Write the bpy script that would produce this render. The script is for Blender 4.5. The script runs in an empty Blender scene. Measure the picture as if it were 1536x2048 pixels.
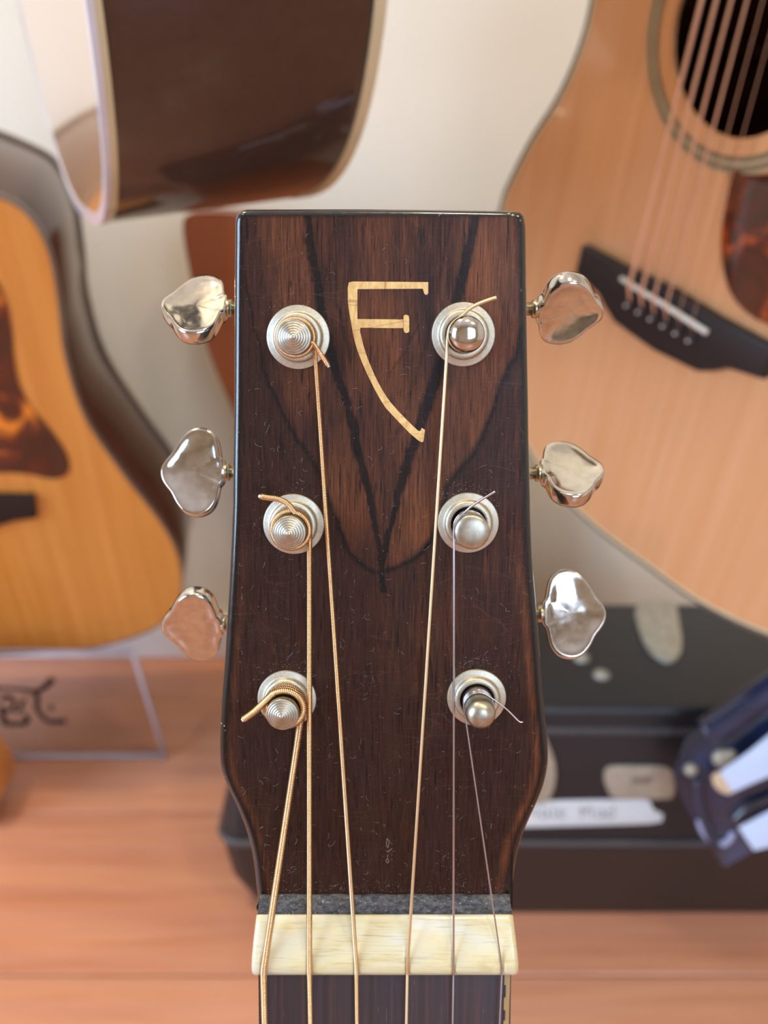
import bpy, bmesh, math, random
import numpy as np
from mathutils import Matrix, Vector
random.seed(7); RNG = np.random.default_rng(7)
S = bpy.context.scene; COL = S.collection

# ------------------------------------------------------------------ camera
F = 1850.0; CX = 768.0; CY = 1024.0; PITCH = math.radians(25); H = 0.70
cam = bpy.data.cameras.new('camera'); camo = bpy.data.objects.new('camera', cam); COL.objects.link(camo)
camo.location = (0, 0, H); camo.rotation_euler = (math.radians(90) - PITCH, 0, 0)
cam.sensor_fit = 'HORIZONTAL'; cam.sensor_width = 36; cam.lens = 36 * F / 1536
cam.clip_start = 0.01; cam.clip_end = 30
cam.dof.use_dof = True; cam.dof.focus_distance = 0.149; cam.dof.aperture_fstop = 23
S.camera = camo
# ------------------------------------------------------------------ world, lights, exposure
S.view_settings.view_transform = 'Standard'; S.view_settings.look = 'None'; S.view_settings.gamma = 1
S.view_settings.use_curve_mapping = False; S.view_settings.exposure = -0.14
S.cycles.use_denoising = True; S.cycles.max_bounces = 8
W = bpy.data.worlds.new('world'); S.world = W; W.use_nodes = True
W.node_tree.nodes['Background'].inputs[0].default_value = (0.72, 0.82, 1.0, 1)
W.node_tree.nodes['Background'].inputs[1].default_value = 1.2

def area(name, loc, target, size, power, col, size_y=None, shape='RECTANGLE', spread=180):
    l = bpy.data.lights.new(name, 'AREA'); l.shape = shape; l.size = size; l.size_y = size_y or size
    l.energy = power; l.color = col; l.spread = math.radians(spread)
    o = bpy.data.objects.new(name, l); COL.objects.link(o); o.location = loc
    o.rotation_euler = (Vector(target) - Vector(loc)).to_track_quat('-Z', 'Y').to_euler()
    return o
area('window_light', (-1.93, -0.75, 1.15), (0.2, 0.8, 0.3), 1.1, 62, (0.52, 0.71, 1.0), 1.3)
area('rear_window_light', (0.75, -1.92, 1.35), (0.2, 0.9, 0.2), 1.0, 26, (0.58, 0.74, 1.0), 1.2)
area('ceiling_light_left', (-0.75, 0.5, 2.42), (-0.2, 1.0, 0.7), 0.09, 18, (1.0, 0.82, 0.58), shape='DISK')
area('ceiling_light_middle', (0.15, -0.15, 2.42), (0.1, 0.9, 0.5), 0.2, 8, (1.0, 0.82, 0.58), shape='DISK')
area('ceiling_light_right', (0.95, -0.55, 2.42), (0.2, 0.5, 0.5), 0.2, 10, (1.0, 0.82, 0.58), shape='DISK')

# ------------------------------------------------------------------ helpers
def s2l(c):
    return tuple(((x / 255) / 12.92 if x / 255 <= 0.04045 else ((x / 255 + 0.055) / 1.055) ** 2.4) for x in c[:3])

class NT:
    def __init__(s, name):
        s.m = bpy.data.materials.new(name); s.m.use_nodes = True; s.t = s.m.node_tree
        s.b = s.t.nodes['Principled BSDF']
    def n(s, typ, **kw):
        nd = s.t.nodes.new(typ)
        for k, v in kw.items():
            if k.startswith('i_'):
                nd.inputs[k[2:].replace('_', ' ')].default_value = v
            else: setattr(nd, k, v)
        return nd
    def l(s, a, b): s.t.links.new(a, b)
    def coords(s, scale=(1, 1, 1), kind='Object', rot=(0, 0, 0)):
        tc = s.n('ShaderNodeTexCoord'); mp = s.n('ShaderNodeMapping')
        mp.inputs['Scale'].default_value = scale; mp.inputs['Rotation'].default_value = rot
        s.l(tc.outputs[kind], mp.inputs['Vector']); return mp.outputs['Vector']
    def noise(s, vec, scale, detail=4, rough=0.55, dist=0.0):
        nd = s.n('ShaderNodeTexNoise'); nd.inputs['Scale'].default_value = scale
        nd.inputs['Detail'].default_value = detail; nd.inputs['Roughness'].default_value = rough
        nd.inputs['Distortion'].default_value = dist; s.l(vec, nd.inputs['Vector']); return nd.outputs['Fac']
    def ramp(s, fac, stops, interp='LINEAR'):
        r = s.n('ShaderNodeValToRGB'); r.color_ramp.interpolation = interp; e = r.color_ramp.elements
        while len(e) < len(stops): e.new(0.5)
        for el, (p, c) in zip(e, stops):
            el.position = p; el.color = (*c[:3], 1) if hasattr(c, '__len__') else (c, c, c, 1)
        s.l(fac, r.inputs['Fac']); return r.outputs['Color']
    def mix(s, fac, a, b, mode='MIX'):
        m = s.n('ShaderNodeMix'); m.data_type = 'RGBA'; m.blend_type = mode
        for sock, v in ((m.inputs[0], fac), (m.inputs[6], a), (m.inputs[7], b)):
            if hasattr(v, 'links') or hasattr(v, 'is_linked'): s.l(v, sock)
            elif hasattr(v, '__len__'): sock.default_value = (*v[:3], 1)
            else: sock.default_value = v
        return m.outputs[2]
    def bump(s, h, strength=0.3, dist=0.001):
        b = s.n('ShaderNodeBump'); b.inputs['Strength'].default_value = strength
        b.inputs['Distance'].default_value = dist; s.l(h, b.inputs['Height']); s.l(b.outputs['Normal'], s.b.inputs['Normal'])
    def set(s, **kw):
        for k, v in kw.items():
            k = {'base': 'Base Color', 'rough': 'Roughness', 'metal': 'Metallic', 'coat': 'Coat Weight', 'coatr': 'Coat Roughness',
                 'trans': 'Transmission Weight', 'ior': 'IOR', 'alpha': 'Alpha', 'spec': 'Specular IOR Level', 'sss': 'Subsurface Weight'}[k]
            if hasattr(v, 'is_linked'): s.l(v, s.b.inputs[k])
            elif hasattr(v, '__len__'): s.b.inputs[k].default_value = (*v[:3], 1)
            else: s.b.inputs[k].default_value = v
        return s

def simple(name, rgb, rough=0.5, metal=0.0, coat=0.0, var=0.12, scale=60, bump=0.0, **kw):
    t = NT(name); c = s2l(rgb); v = t.coords()
    nz = t.noise(v, scale, 3)
    t.set(base=t.ramp(nz, [(0.3, tuple(x * (1 - var) for x in c)), (0.7, tuple(min(1, x * (1 + var)) for x in c))]), rough=rough, metal=metal, coat=coat, **kw)
    if bump: t.bump(nz, bump, 0.0004)
    return t.m

def grain(name, c1, c2, scale=(60, 60, 4), rough=0.35, coat=0.5, dist=0.4, c3=None, nscale=1.0, coatr=0.05, bump=0.05):
    t = NT(name); v = t.coords(scale)
    a = t.noise(v, nscale, 6, 0.6, dist)
    b = t.noise(t.coords(tuple(s * 0.2 for s in scale)), nscale, 3)
    col = t.ramp(a, [(0.32, s2l(c1)), (0.68, s2l(c2))])
    col = t.mix(t.ramp(b, [(0.4, 0.0), (0.65, 0.6)]), col, s2l(c3 or c1))
    t.set(base=col, rough=rough, coat=coat, coatr=coatr)
    if bump: t.bump(a, bump, 0.0003)
    return t.m

def mesh(name, verts, faces, mat=None, parent=None, smooth=True, mw=None, label=None, cat=None, group=None, kind=None):
    me = bpy.data.meshes.new(name); me.from_pydata([tuple(map(float, v)) for v in verts], [], [tuple(map(int, f)) for f in faces])
    bm = bmesh.new(); bm.from_mesh(me); bmesh.ops.recalc_face_normals(bm, faces=bm.faces); bm.to_mesh(me); bm.free()
    if smooth: me.shade_smooth()
    if mat: me.materials.append(mat)
    return link(name, me, parent, mw, label, cat, group, kind)

def link(name, me, parent=None, mw=None, label=None, cat=None, group=None, kind=None):
    o = bpy.data.objects.new(name, me); COL.objects.link(o)
    if parent: o.parent = parent
    if mw is not None: o.matrix_world = mw
    return tag(o, label, cat, group, kind)

def tag(o, label=None, cat=None, group=None, kind=None):
    if label: o['label'] = label
    if cat: o['category'] = cat
    if group: o['group'] = group
    if kind: o['kind'] = kind
    return o

def empty(name, mw, label, cat, group=None):
    o = bpy.data.objects.new(name, None); COL.objects.link(o); o.matrix_world = mw; o.empty_display_size = 0.02
    return tag(o, label, cat, group)

def sharp(o, ang=40):
    o.data.set_sharp_from_angle(angle=math.radians(ang)); return o

def catmull(pts, n=6, closed=False):
    P = np.array(pts, float); out = []; N = len(P)
    rng = range(N) if closed else range(N - 1)
    for i in rng:
        if closed: p0, p1, p2, p3 = P[(i - 1) % N], P[i], P[(i + 1) % N], P[(i + 2) % N]
        else: p0, p1, p2, p3 = P[max(i - 1, 0)], P[i], P[i + 1], P[min(i + 2, N - 1)]
        for k in range(n):
            t = k / n
            out.append(0.5 * ((2 * p1) + (-p0 + p2) * t + (2 * p0 - 5 * p1 + 4 * p2 - p3) * t * t + (-p0 + 3 * p1 - 3 * p2 + p3) * t ** 3))
    if not closed: out.append(P[-1])
    return np.array(out)

def resample(P, step):
    P = np.asarray(P, float); d = np.r_[0, np.cumsum(np.linalg.norm(np.diff(P, axis=0), axis=1))]
    n = max(2, int(d[-1] / step) + 1); s = np.linspace(0, d[-1], n)
    return np.c_[[np.interp(s, d, P[:, k]) for k in range(3)]].T, s

def tube_geo(P, r, seg=8, closed=False, caps=True):
    """P (n,3), r scalar or (n,)"""
    P = np.asarray(P, float); n = len(P); r = np.broadcast_to(r, (n,))
    T = np.gradient(P, axis=0) if not closed else np.roll(P, -1, 0) - np.roll(P, 1, 0)
    T /= np.linalg.norm(T, axis=1)[:, None] + 1e-12
    a = np.array([0, 0, 1.0]);
    if abs(T[0] @ a) > 0.9: a = np.array([1.0, 0, 0])
    u = a - (a @ T[0]) * T[0]; u /= np.linalg.norm(u); U = []
    for i in range(n):
        u = u - (u @ T[i]) * T[i]; u /= np.linalg.norm(u) + 1e-12; U.append(u.copy())
    U = np.array(U); V = np.cross(T, U); th = np.linspace(0, 2 * np.pi, seg, endpoint=False)
    verts = (P[:, None, :] + r[:, None, None] * (np.cos(th)[None, :, None] * U[:, None, :] + np.sin(th)[None, :, None] * V[:, None, :])).reshape(-1, 3)
    faces = []
    m = n if closed else n - 1
    for i in range(m):
        a0 = i * seg; b0 = ((i + 1) % n) * seg
        for k in range(seg): faces.append((a0 + k, a0 + (k + 1) % seg, b0 + (k + 1) % seg, b0 + k))
    if caps and not closed:
        faces.append(tuple(range(seg))[::-1]); faces.append(tuple((n - 1) * seg + k for k in range(seg)))
    return verts, faces

def tube(name, P, r, mat, parent=None, seg=8, closed=False, **kw):
    v, f = tube_geo(P, r, seg, closed); return mesh(name, v, f, mat, parent, **kw)

def lathe(name, prof, mat, parent=None, seg=48, M=None, **kw):
    """prof [(r,z)] ; M 4x4 local transform baked in the vertices"""
    v = []; f = []
    for r, z in prof:
        for k in range(seg):
            a = 2 * math.pi * k / seg; v.append(Vector((r * math.cos(a), r * math.sin(a), z)))
    for i in range(len(prof) - 1):
        for k in range(seg): f.append((i * seg + k, i * seg + (k + 1) % seg, (i + 1) * seg + (k + 1) % seg, (i + 1) * seg + k))
    f.append(tuple(range(seg))); f.append(tuple((len(prof) - 1) * seg + k for k in range(seg)))
    if M is not None: v = [M @ x for x in v]
    return mesh(name, v, f, mat, parent, **kw)

def plate(name, loops, z0, z1, mat, parent=None, to3=lambda x, y, z: (x, y, z), bevel=0.0, **kw):
    """flat plate with holes: loops of 2-D points (first outer), extruded z0..z1"""
    cu = bpy.data.curves.new('tmp', 'CURVE'); cu.dimensions = '2D'; cu.fill_mode = 'BOTH'
    for L in loops:
        sp = cu.splines.new('POLY'); sp.points.add(len(L) - 1); sp.use_cyclic_u = True
        for p, q in zip(sp.points, L): p.co = (q[0], q[1], 0, 1)
    h = abs(z1 - z0) / 2; cu.extrude = max(h - bevel, 1e-6)
    if bevel: cu.bevel_depth = bevel; cu.bevel_resolution = 2; cu.offset = -bevel
    ob = bpy.data.objects.new('tmp', cu); COL.objects.link(ob)
    dg = bpy.context.evaluated_depsgraph_get(); me = bpy.data.meshes.new_from_object(ob.evaluated_get(dg))
    bpy.data.objects.remove(ob); bpy.data.curves.remove(cu)
    zc = (z0 + z1) / 2
    for v in me.vertices: v.co = to3(v.co.x, v.co.y, v.co.z + zc)
    bm = bmesh.new(); bm.from_mesh(me); bmesh.ops.remove_doubles(bm, verts=bm.verts, dist=1e-7)
    bmesh.ops.recalc_face_normals(bm, faces=bm.faces); bm.to_mesh(me); bm.free()
    me.materials.clear(); me.materials.append(mat); me.name = name
    me.shade_smooth(); me.set_sharp_from_angle(angle=math.radians(35))
    return link(name, me, parent, **kw)

def box_geo(x0, x1, y0, y1, z0, z1):
    v = [(x, y, z) for x in (x0, x1) for y in (y0, y1) for z in (z0, z1)]
    return v, [(0, 1, 3, 2), (4, 6, 7, 5), (0, 4, 5, 1), (2, 3, 7, 6), (0, 2, 6, 4), (1, 5, 7, 3)]

def box(name, x0, x1, y0, y1, z0, z1, mat, parent=None, bev=0.0, **kw):
    v, f = box_geo(x0, x1, y0, y1, z0, z1); o = mesh(name, v, f, mat, parent, smooth=False, **kw)
    if bev:
        bm = bmesh.new(); bm.from_mesh(o.data)
        bmesh.ops.bevel(bm, geom=bm.edges[:], offset=bev, segments=3, affect='EDGES', profile=0.6); bm.to_mesh(o.data); bm.free()
        o.data.shade_smooth(); sharp(o, 50)
    return o

cp, sp_ = math.cos(PITCH), math.sin(PITCH)
def ray(px, py):                       # world direction of a picture point
    u = (CY - py) / F; return Vector(((px - CX) / F, cp + u * sp_, -sp_ + u * cp))
CAM = Vector((0, 0, H))
def atY(px, py, Y): d = ray(px, py); return CAM + d * (Y / d.y)
def atZ(px, py, Z): d = ray(px, py); return CAM + d * ((Z - H) / d.z)

# ------------------------------------------------------------------ the room
wm = NT('wall_paint'); v = wm.coords()
wm.set(base=wm.ramp(wm.noise(v, 3, 3), [(0.35, s2l((221, 213, 194))), (0.65, s2l((229, 222, 205)))]), rough=0.62)
wm.bump(wm.noise(v, 330, 4, 0.6), 0.35, 0.0012); wall_m = wm.m
WY = 1.05
box('wall_back', -2.0, 2.0, WY, WY + 0.08, 0, 2.5, wall_m, kind='structure')
box('wall_right', 2.0, 2.08, -2.0, WY, 0, 2.5, wall_m, kind='structure')
ceil_m = simple('ceiling_paint', (232, 228, 220), 0.8, var=0.03)
box('ceiling', -2.08, 2.08, -2.08, WY + 0.08, 2.5, 2.58, ceil_m, kind='structure')
def walled(name, lo, hi, hole, fn, mat):     # a wall with a window opening: four boxes in one mesh
    (a0, a1), (h0, h1) = (lo, hi), hole[0]; z0, z1 = hole[1]; V = []; Fc = []
    for (p, q, r, s) in ((a0, h0, 0, 2.5), (h1, a1, 0, 2.5), (h0, h1, 0, z0), (h0, h1, z1, 2.5)):
        v, f = fn(p, q, r, s); b = len(V); V += v; Fc += [tuple(i + b for i in g) for g in f]
    return mesh(name, V, Fc, mat, smooth=False, kind='structure')
rear_m = simple('rear_wall_paint', (196, 182, 160), 0.7, var=0.1, scale=2)
walled('wall_left', -2.0, WY, ((-1.35, -0.15), (0.5, 1.85)), lambda a, b, c, d: box_geo(-2.08, -2.0, a, b, c, d), wall_m)
walled('wall_rear', -2.0, 2.0, ((0.2, 1.3), (0.7, 1.95)), lambda a, b, c, d: box_geo(a, b, -2.08, -2.0, c, d), rear_m)
base_m = simple('baseboard_paint', (228, 226, 226), 0.35, var=0.03)
box('baseboard_back', -2.0, 2.0, WY - 0.012, WY, 0, 0.062, base_m, bev=0.003, kind='structure')
# floor: real planks on a sub-floor
sub_m = simple('floor_gap_brown', (128, 88, 68), 0.8)  # brown of the sub-floor, visible in the gaps between planks
floor = box('floor', -2.08, 2.08, -2.08, WY + 0.08, -0.03, -0.004, sub_m, kind='structure')
fm = NT('floor_plank_laminate'); oi = fm.n('ShaderNodeObjectInfo')
vv = fm.coords((1.2, 16, 1)); nz = fm.noise(vv, 3.0, 5, 0.6, 0.6)
st = fm.noise(fm.coords((0.9, 26, 1), 'Generated'), 1.6, 2, 0.4)
c = fm.ramp(nz, [(0.28, s2l((184, 124, 90))), (0.5, s2l((204, 146, 110))), (0.75, s2l((216, 162, 124)))])
c = fm.mix(fm.ramp(st, [(0.42, 0.0), (0.6, 0.45)]), c, s2l((198, 146, 126)))
rr = fm.ramp(oi.outputs['Random'], [(0.0, s2l((222, 196, 186))), (0.5, s2l((255, 246, 240))), (1.0, s2l((240, 214, 204)))])
c = fm.mix(0.55, c, rr, 'MULTIPLY'); fm.set(base=c, rough=0.30, coat=0.25, coatr=0.2)
pw = 0.196; me_cache = {}
for r in range(-12, 3):
    y0 = 0.555 + r * pw; y1 = y0 + pw; off = (r * 0.41 + 0.3) % 1.6
    x = -2.05 - off
    while x < 2.05:
        x0, x1 = max(x, -2.05), min(x + 1.6, 2.05)
        if x1 - x0 > 0.03 and y0 > -2.05 and y0 < WY:
            yy1 = min(y1, WY)
            key = (round(x1 - x0, 3), round(yy1 - y0, 3))
            if key not in me_cache:
                g = 0.0009; w_, d_ = (x1 - x0) / 2 - g, (yy1 - y0) / 2 - g; b = 0.0012
                V = [(sx * w_, sy * d_, -0.004) for sx, sy in ((-1, -1), (1, -1), (1, 1), (-1, 1))]
                V += [(sx * w_, sy * d_, -b) for sx, sy in ((-1, -1), (1, -1), (1, 1), (-1, 1))]
                V += [(sx * (w_ - b), sy * (d_ - b), 0) for sx, sy in ((-1, -1), (1, -1), (1, 1), (-1, 1))]
                Fc = [(8, 9, 10, 11), (0, 3, 2, 1)] + [(k, (k + 1) % 4, 4 + (k + 1) % 4, 4 + k) for k in range(4)] + [(4 + k, 4 + (k + 1) % 4, 8 + (k + 1) % 4, 8 + k) for k in range(4)]
                o = mesh('plank', V, Fc, fm.m, floor, smooth=False); me_cache[key] = o.data
            else: o = link('plank', me_cache[key], floor)
            o.location = ((x0 + x1) / 2, (y0 + yy1) / 2, 0)
        x += 1.6

# ------------------------------------------------------------------ materials of the instruments
spruce_amber = grain('amber_spruce', (206, 132, 52), (224, 156, 74), (420, 3, 6), 0.25, 0.8, 0.1, (196, 120, 44))
spruce_pink = grain('aged_spruce', (206, 152, 104), (220, 170, 124), (420, 3, 6), 0.22, 0.9, 0.1, (208, 150, 98))
mahog = grain('dark_mahogany', (66, 40, 32), (92, 56, 42), (8, 60, 60), 0.25, 0.7, 0.3)
rosew = grain('rosewood_side', (28, 15, 11), (50, 26, 17), (4, 260, 260), 0.5, 0.85, 0.2, (36, 18, 12))
orangem = grain('orange_mahogany', (116, 54, 18), (146, 74, 28), (60, 60, 5), 0.3, 0.6, 0.3)
cream_b = simple('cream_binding', (202, 198, 162), 0.3, coat=0.5, var=0.05)
grey_b = simple('grey_binding', (96, 84, 76), 0.35, coat=0.4, var=0.05)
lit_binding = simple('blue_lit_binding', (206, 210, 222), 0.3, coat=0.5, var=0.04)  # binding edge with blue window light painted into its colour
ebony = simple('ebony', (24, 20, 23), 0.5, coat=0.0, var=0.2)
dark_in = simple('guitar_inside_wood', (64, 36, 22), 0.8, var=0.2)
bone_w = simple('white_bone', (226, 222, 208), 0.35, var=0.03)
def tortoise(name, amb, scale):
    t = NT(name); a = t.noise(t.coords(), scale, 3, 0.5, 1.2)
    t.set(base=t.ramp(a, [(0.40, s2l((50, 14, 12))), (0.54, s2l((92, 26, 14))), (0.68, s2l(amb))]), rough=0.15, coat=1.0); return t.m
tort_red = tortoise('red_tortoise', (160, 70, 26), 55); tort_amb = tortoise('amber_tortoise', (232, 134, 34), 22)
bronze_wire = simple('bronze_wire', (246, 208, 178), 0.5, metal=0.7, var=0.05)

HALF = [(0, -.192), (.06, -.190), (.11, -.178), (.15, -.152), (.18, -.11), (.19, -.065), (.183, -.02), (.165, .03), (.142, .07), (.125, .105),
        (.119, .135), (.121, .165), (.13, .2), (.14, .23), (.143, .26), (.138, .29), (.12, .318), (.09, .335), (.04, .343), (0, .345)]
def frame_m(q):
    a, l, r = q[3:6]
    M = Matrix.Rotation(a, 4, 'Z') @ Matrix.Rotation(l, 4, 'X') @ Matrix.Rotation(r, 4, 'Y')
    M.translation = Vector((q[0], q[1], q[2] + H)); return M
def unp(M, px, py, n=0.0):             # picture point -> (u, v) on the instrument's own face, n above it
    N = M.to_3x3() @ Vector((0, -1, 0)); O = M.translation + N * n; d = ray(px, py)
    t = (O - CAM).dot(N) / d.dot(N); L = M.inverted() @ (CAM + d * t); return (L.x, L.z)
to3 = lambda x, y, z: (x, z, y)        # 2-D face coordinates -> local (u, depth, v)

def guitar_body(root, outline, depth, top_m, side_m, bind_m, hole=None, back_bind=True, bw=0.0026, rnd=0.004, purf=None, bt=0.0062):
    C = catmull(outline, 5, True); n = len(C)
    d = np.roll(C, -1, 0) - np.roll(C, 1, 0); nn = np.c_[d[:, 1], -d[:, 0]]; nn /= np.linalg.norm(nn, axis=1)[:, None]
    if np.sum(C[:, 0] * np.roll(C[:, 1], -1) - np.roll(C[:, 0], -1) * C[:, 1]) < 0: nn = -nn   # outward
    V = []; Fc = []
    for off, y in ((-0.0012, 0.0035), (0, 0.006), (0, depth / 2), (0, depth - 0.006), (-0.0012, depth - 0.0035), (-0.006, depth - 0.0038), (-0.006, 0.0038)):
        for p in C + nn * off: V.append((p[0], y, p[1]))
    for i in range(7):
        j = (i + 1) % 7
        for k in range(n): Fc.append((i * n + k, i * n + (k + 1) % n, j * n + (k + 1) % n, j * n + k))
    side = mesh('side', V, Fc, side_m, root); sharp(side, 60)
    Ci = C - nn * 0.001
    loops = [list(map(tuple, Ci))]
    if hole:
        (hx, hy, hr) = hole; loops.append([(hx + hr * math.cos(t), hy + hr * math.sin(t)) for t in np.linspace(0, 2 * math.pi, 72, endpoint=False)])
    plate('top', loops, 0.0, 0.0035, top_m, root, to3)
    plate('back', [list(map(tuple, Ci))], depth - 0.0035, depth, side_m, root, to3)
    def band(nm, y0, y1, off0, off1, m):
        V = []; Fc = []
        for off, y in ((off0, y0), (off1, y0), (off1, y1), (off0, y1)):
            for p in C + nn * off: V.append((p[0], y, p[1]))
        for i in range(4):
            for k in range(n): Fc.append((i * n + k, i * n + (k + 1) % n, ((i + 1) % 4) * n + (k + 1) % n, ((i + 1) % 4) * n + k))
        o = mesh(nm, V, Fc, m, root); sharp(o, 50); return o
    band('binding', -0.0004, bt, -bw, 0.0005, bind_m)
    if purf: band('purfling_or_lit_edge', -0.0006, 0.0017 if purf is lit_binding else 0.0009, -bw - 0.0016, 0.0008 if purf is lit_binding else -bw, purf)  # pale band on the hanging guitar paints window light along the binding edge
    if back_bind: band('binding', depth - bt, depth + 0.0004, -bw, 0.0005, bind_m)

# ------------------------------------------------------------------ right guitar
qR = [.1787, .5719, -.1225, -.9971, .0757, .2297]; MR_ = frame_m(qR)
gR = empty('acoustic_guitar', MR_, 'pale orange spruce-topped acoustic guitar with black bridge and round soundhole, filling the right side', 'guitar')
outR = [(.042, -.19), (.0, -.1925), (-.037, -.191), (-.077, -.183), (-.096, -.173), (-.13, -.152), (-.165, -.118), (-.181, -.08), (-.182, -.04), (-.172, -.003), (-.169, .013), (-.151, .053), (-.131, .087), (-.120, .118),
        (-.117, .144), (-.121, .17), (-.132, .2), (-.142, .23), (-.146, .26), (-.14, .29), (-.12, .318), (-.085, .338), (-.03, .345), (.03, .345), (.085, .338), (.122, .318), (.143, .29), (.15, .26),
        (.146, .23), (.137, .2), (.13, .165), (.128, .135), (.135, .105), (.15, .07), (.175, .03), (.195, -.02), (.203, -.065), (.2, -.11), (.183, -.146), (.139, -.171), (.088, -.186)]
HC = .1487; HR = .0505
guitar_body(gR, outR, 0.10, spruce_pink, mahog, grey_b, (0, HC, HR), purf=cream_b)
ring = lambda r: [(r * math.cos(t), HC + r * math.sin(t)) for t in np.linspace(0, 2 * math.pi, 90, endpoint=False)]
ros_d = simple('rosette_dark', (120, 104, 80), 0.35, coat=0.6, var=0.1); ros_l = simple('rosette_light', (176, 164, 130), 0.35, coat=0.6, var=0.08)
ros = plate('rosette', [ring(.0645), ring(.0625)], -0.0003, 0.0005, ros_l, gR, to3)
plate('ring', [ring(.0625), ring(.0595)], -0.0002, 0.0005, ros_d, ros, to3)
plate('ring', [ring(.0675), ring(.0645)], -0.0002, 0.0005, ros_d, ros, to3)
plate('ring', [ring(.0685), ring(.0675)], -0.0003, 0.0005, ros_l, ros, to3)
for (bx, by, an) in ((0.0, .13, 0.1), (0.0, .19, -0.05)):
    c_, s_ = math.cos(an), math.sin(an)
    plate('brace', [[(bx + c_ * a - s_ * b, by + s_ * a + c_ * b) for a, b in ((-.115, -.004), (.115, -.004), (.115, .004), (-.115, .004))]], 0.082, 0.0962, dark_in, gR, to3)
pgR = [(-.012, .093), (.008, .0855), (.0165, .072), (.0185, .058), (.022, .044), (.031, .028), (.043, .018), (.062, .014), (.082, .020), (.095, .04), (.098, .07), (.094, .10), (.082, .125), (.069, .130), (.064, .117), (.052, .102), (.030, .0895)]
pgR = [(.015, .0840), (.0168, .072), (.0185, .058), (.022, .044), (.031, .028), (.043, .018), (.062, .014), (.082, .020), (.095, .04), (.098, .07), (.094, .10), (.082, .125), (.0695, .130), (.0655, .118), (.056, .1035), (.040, .0905), (.024, .0845)]
plate('pickguard', [list(map(tuple, catmull(pgR, 5, True)))], -0.0016, 0.0002, tort_red, gR, to3, bevel=0.0005)
brR = [(-.078, .0065), (-.079, -.013), (-.055, -.018), (-.047, -.024), (-.036, -.030), (0, -.033), (.036, -.030), (.047, -.024), (.055, -.018), (.079, -.013), (.078, .0065), (.040, .0065), (.0, .0085), (-.040, .0065)]
br = plate('bridge', [brR], -0.0075, 0.0002, ebony, gR, to3, bevel=0.0012)
sd = tube('saddle', [(-.0365, -.0095, .001), (-.02, -.0105, .0005), (0, -.0108, 0), (.02, -.0105, -.0015), (.0365, -.0095, -.003)], 0.0017, bone_w, gR, seg=10)
pin_m = simple('bridge_pin_dark', (60, 52, 54), 0.25, coat=0.6); 
for i in range(6):
    x = (i - 2.5) * .0105
    p = lathe('bridge_pin', [(.0, .0), (.0024, .0), (.0028, .0018), (.0022, .0034), (.0008, .0041), (.0002, .0042)], pin_m, gR, 20, Matrix.Translation((x, -.0075, -.013)) @ Matrix.Rotation(math.radians(90), 4, 'X'))
    lathe('pin_dot', [(.0, .0), (.0009, .0), (.0008, .0004), (.0001, .0005)], bone_w, p, 12, Matrix.Translation((x, -.0116, -.013)) @ Matrix.Rotation(math.radians(90), 4, 'X'))
    r = [.00066, .00056, .00046, .00036, .00026, .00020][i]
    P = [(x, -.0075, -.012), (x, -.0095, -.007), (x * 1, -.0126, -.0004 * i), ((i - 2.5) * .0085, -.0145, .26), ((i - 2.5) * .0078, -.015, .36)]
    tube('string', P, r * (1.9 if i < 4 else .9), bronze_wire, gR, seg=6)
nk_m = grain('neck_mahogany', (96, 52, 30), (120, 68, 40), (60, 60, 4), 0.3, 0.5)
fbm = grain('rosewood_fretboard', (38, 24, 22), (66, 40, 34), (500, 500, 9), 0.42, 0.15, 0.2, bump=0.12)
plate('fingerboard', [[(-.028, .205), (.028, .205), (.026, .36), (-.026, .36)]], -0.006, -0.0002, fbm, gR, to3)
plate('neck', [[(-.026, .346), (.026, .346), (.024, .40), (-.024, .40)]], -0.0005, 0.02, nk_m, gR, to3)

# ------------------------------------------------------------------ left guitar
qL = [-.4025, .8064, -.3893, .0746, .2646, -.0133]; ML_ = frame_m(qL)
gL = empty('acoustic_guitar', ML_, 'amber acoustic guitar with tortoise pickguard hanging at the left edge, dark side visible', 'guitar')
ph = [unp(ML_, *c) for c in [(100, 1303), (200, 1294), (300, 1262), (350, 1222), (366, 1170), (356, 1105), (320, 1040), (250, 950), (172, 835), (132, 710), (120, 610), (100, 505), (60, 432), (0, 393)]]
outL = [(-.02, -.1875)] + ph + [(.07, .338), (.02, .346), (-.04, .345), (-.09, .336), (-.12, .318), (-.138, .29), (-.145, .26), (-.143, .23), (-.138, .19), (-.137, .15), (-.142, .11), (-.155, .07), (-.173, .03), (-.19, -.02), (-.196, -.065), (-.188, -.11), (-.158, -.152), (-.115, -.175), (-.065, -.186)]
guitar_body(gL, outL, 0.115, spruce_amber, mahog, grey_b, (-.03, HC, HR), bw=0.0016)
pg = [unp(ML_, *c, 0.0012) for c in [(-60, 560), (-25, 548), (0, 575), (16, 618), (24, 670), (28, 720), (40, 775), (66, 820), (100, 860), (128, 900), (138, 930), (132, 950), (104, 958), (50, 948), (0, 946), (-60, 950), (-110, 930), (-120, 840), (-95, 700)]]
plate('pickguard', [list(map(tuple, catmull(pg, 4, True)))], -0.0016, 0.0002, tort_amb, gL, to3, bevel=0.0005)
b = [unp(ML_, *c, 0.006) for c in [(68, 993), (73, 1036), (30, 1041), (-5, 1052), (-40, 1066), (-160, 1080), (-300, 1070), (-400, 1040), (-405, 995), (-160, 990)]]
plate('bridge', [b], -0.0075, 0.0002, ebony, gL, to3, bevel=0.0012)
plate('neck', [[(-.056, .33), (-.004, .33), (-.006, .41), (-.054, .41)]], -0.0005, 0.02, nk_m, gL, to3)

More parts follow.
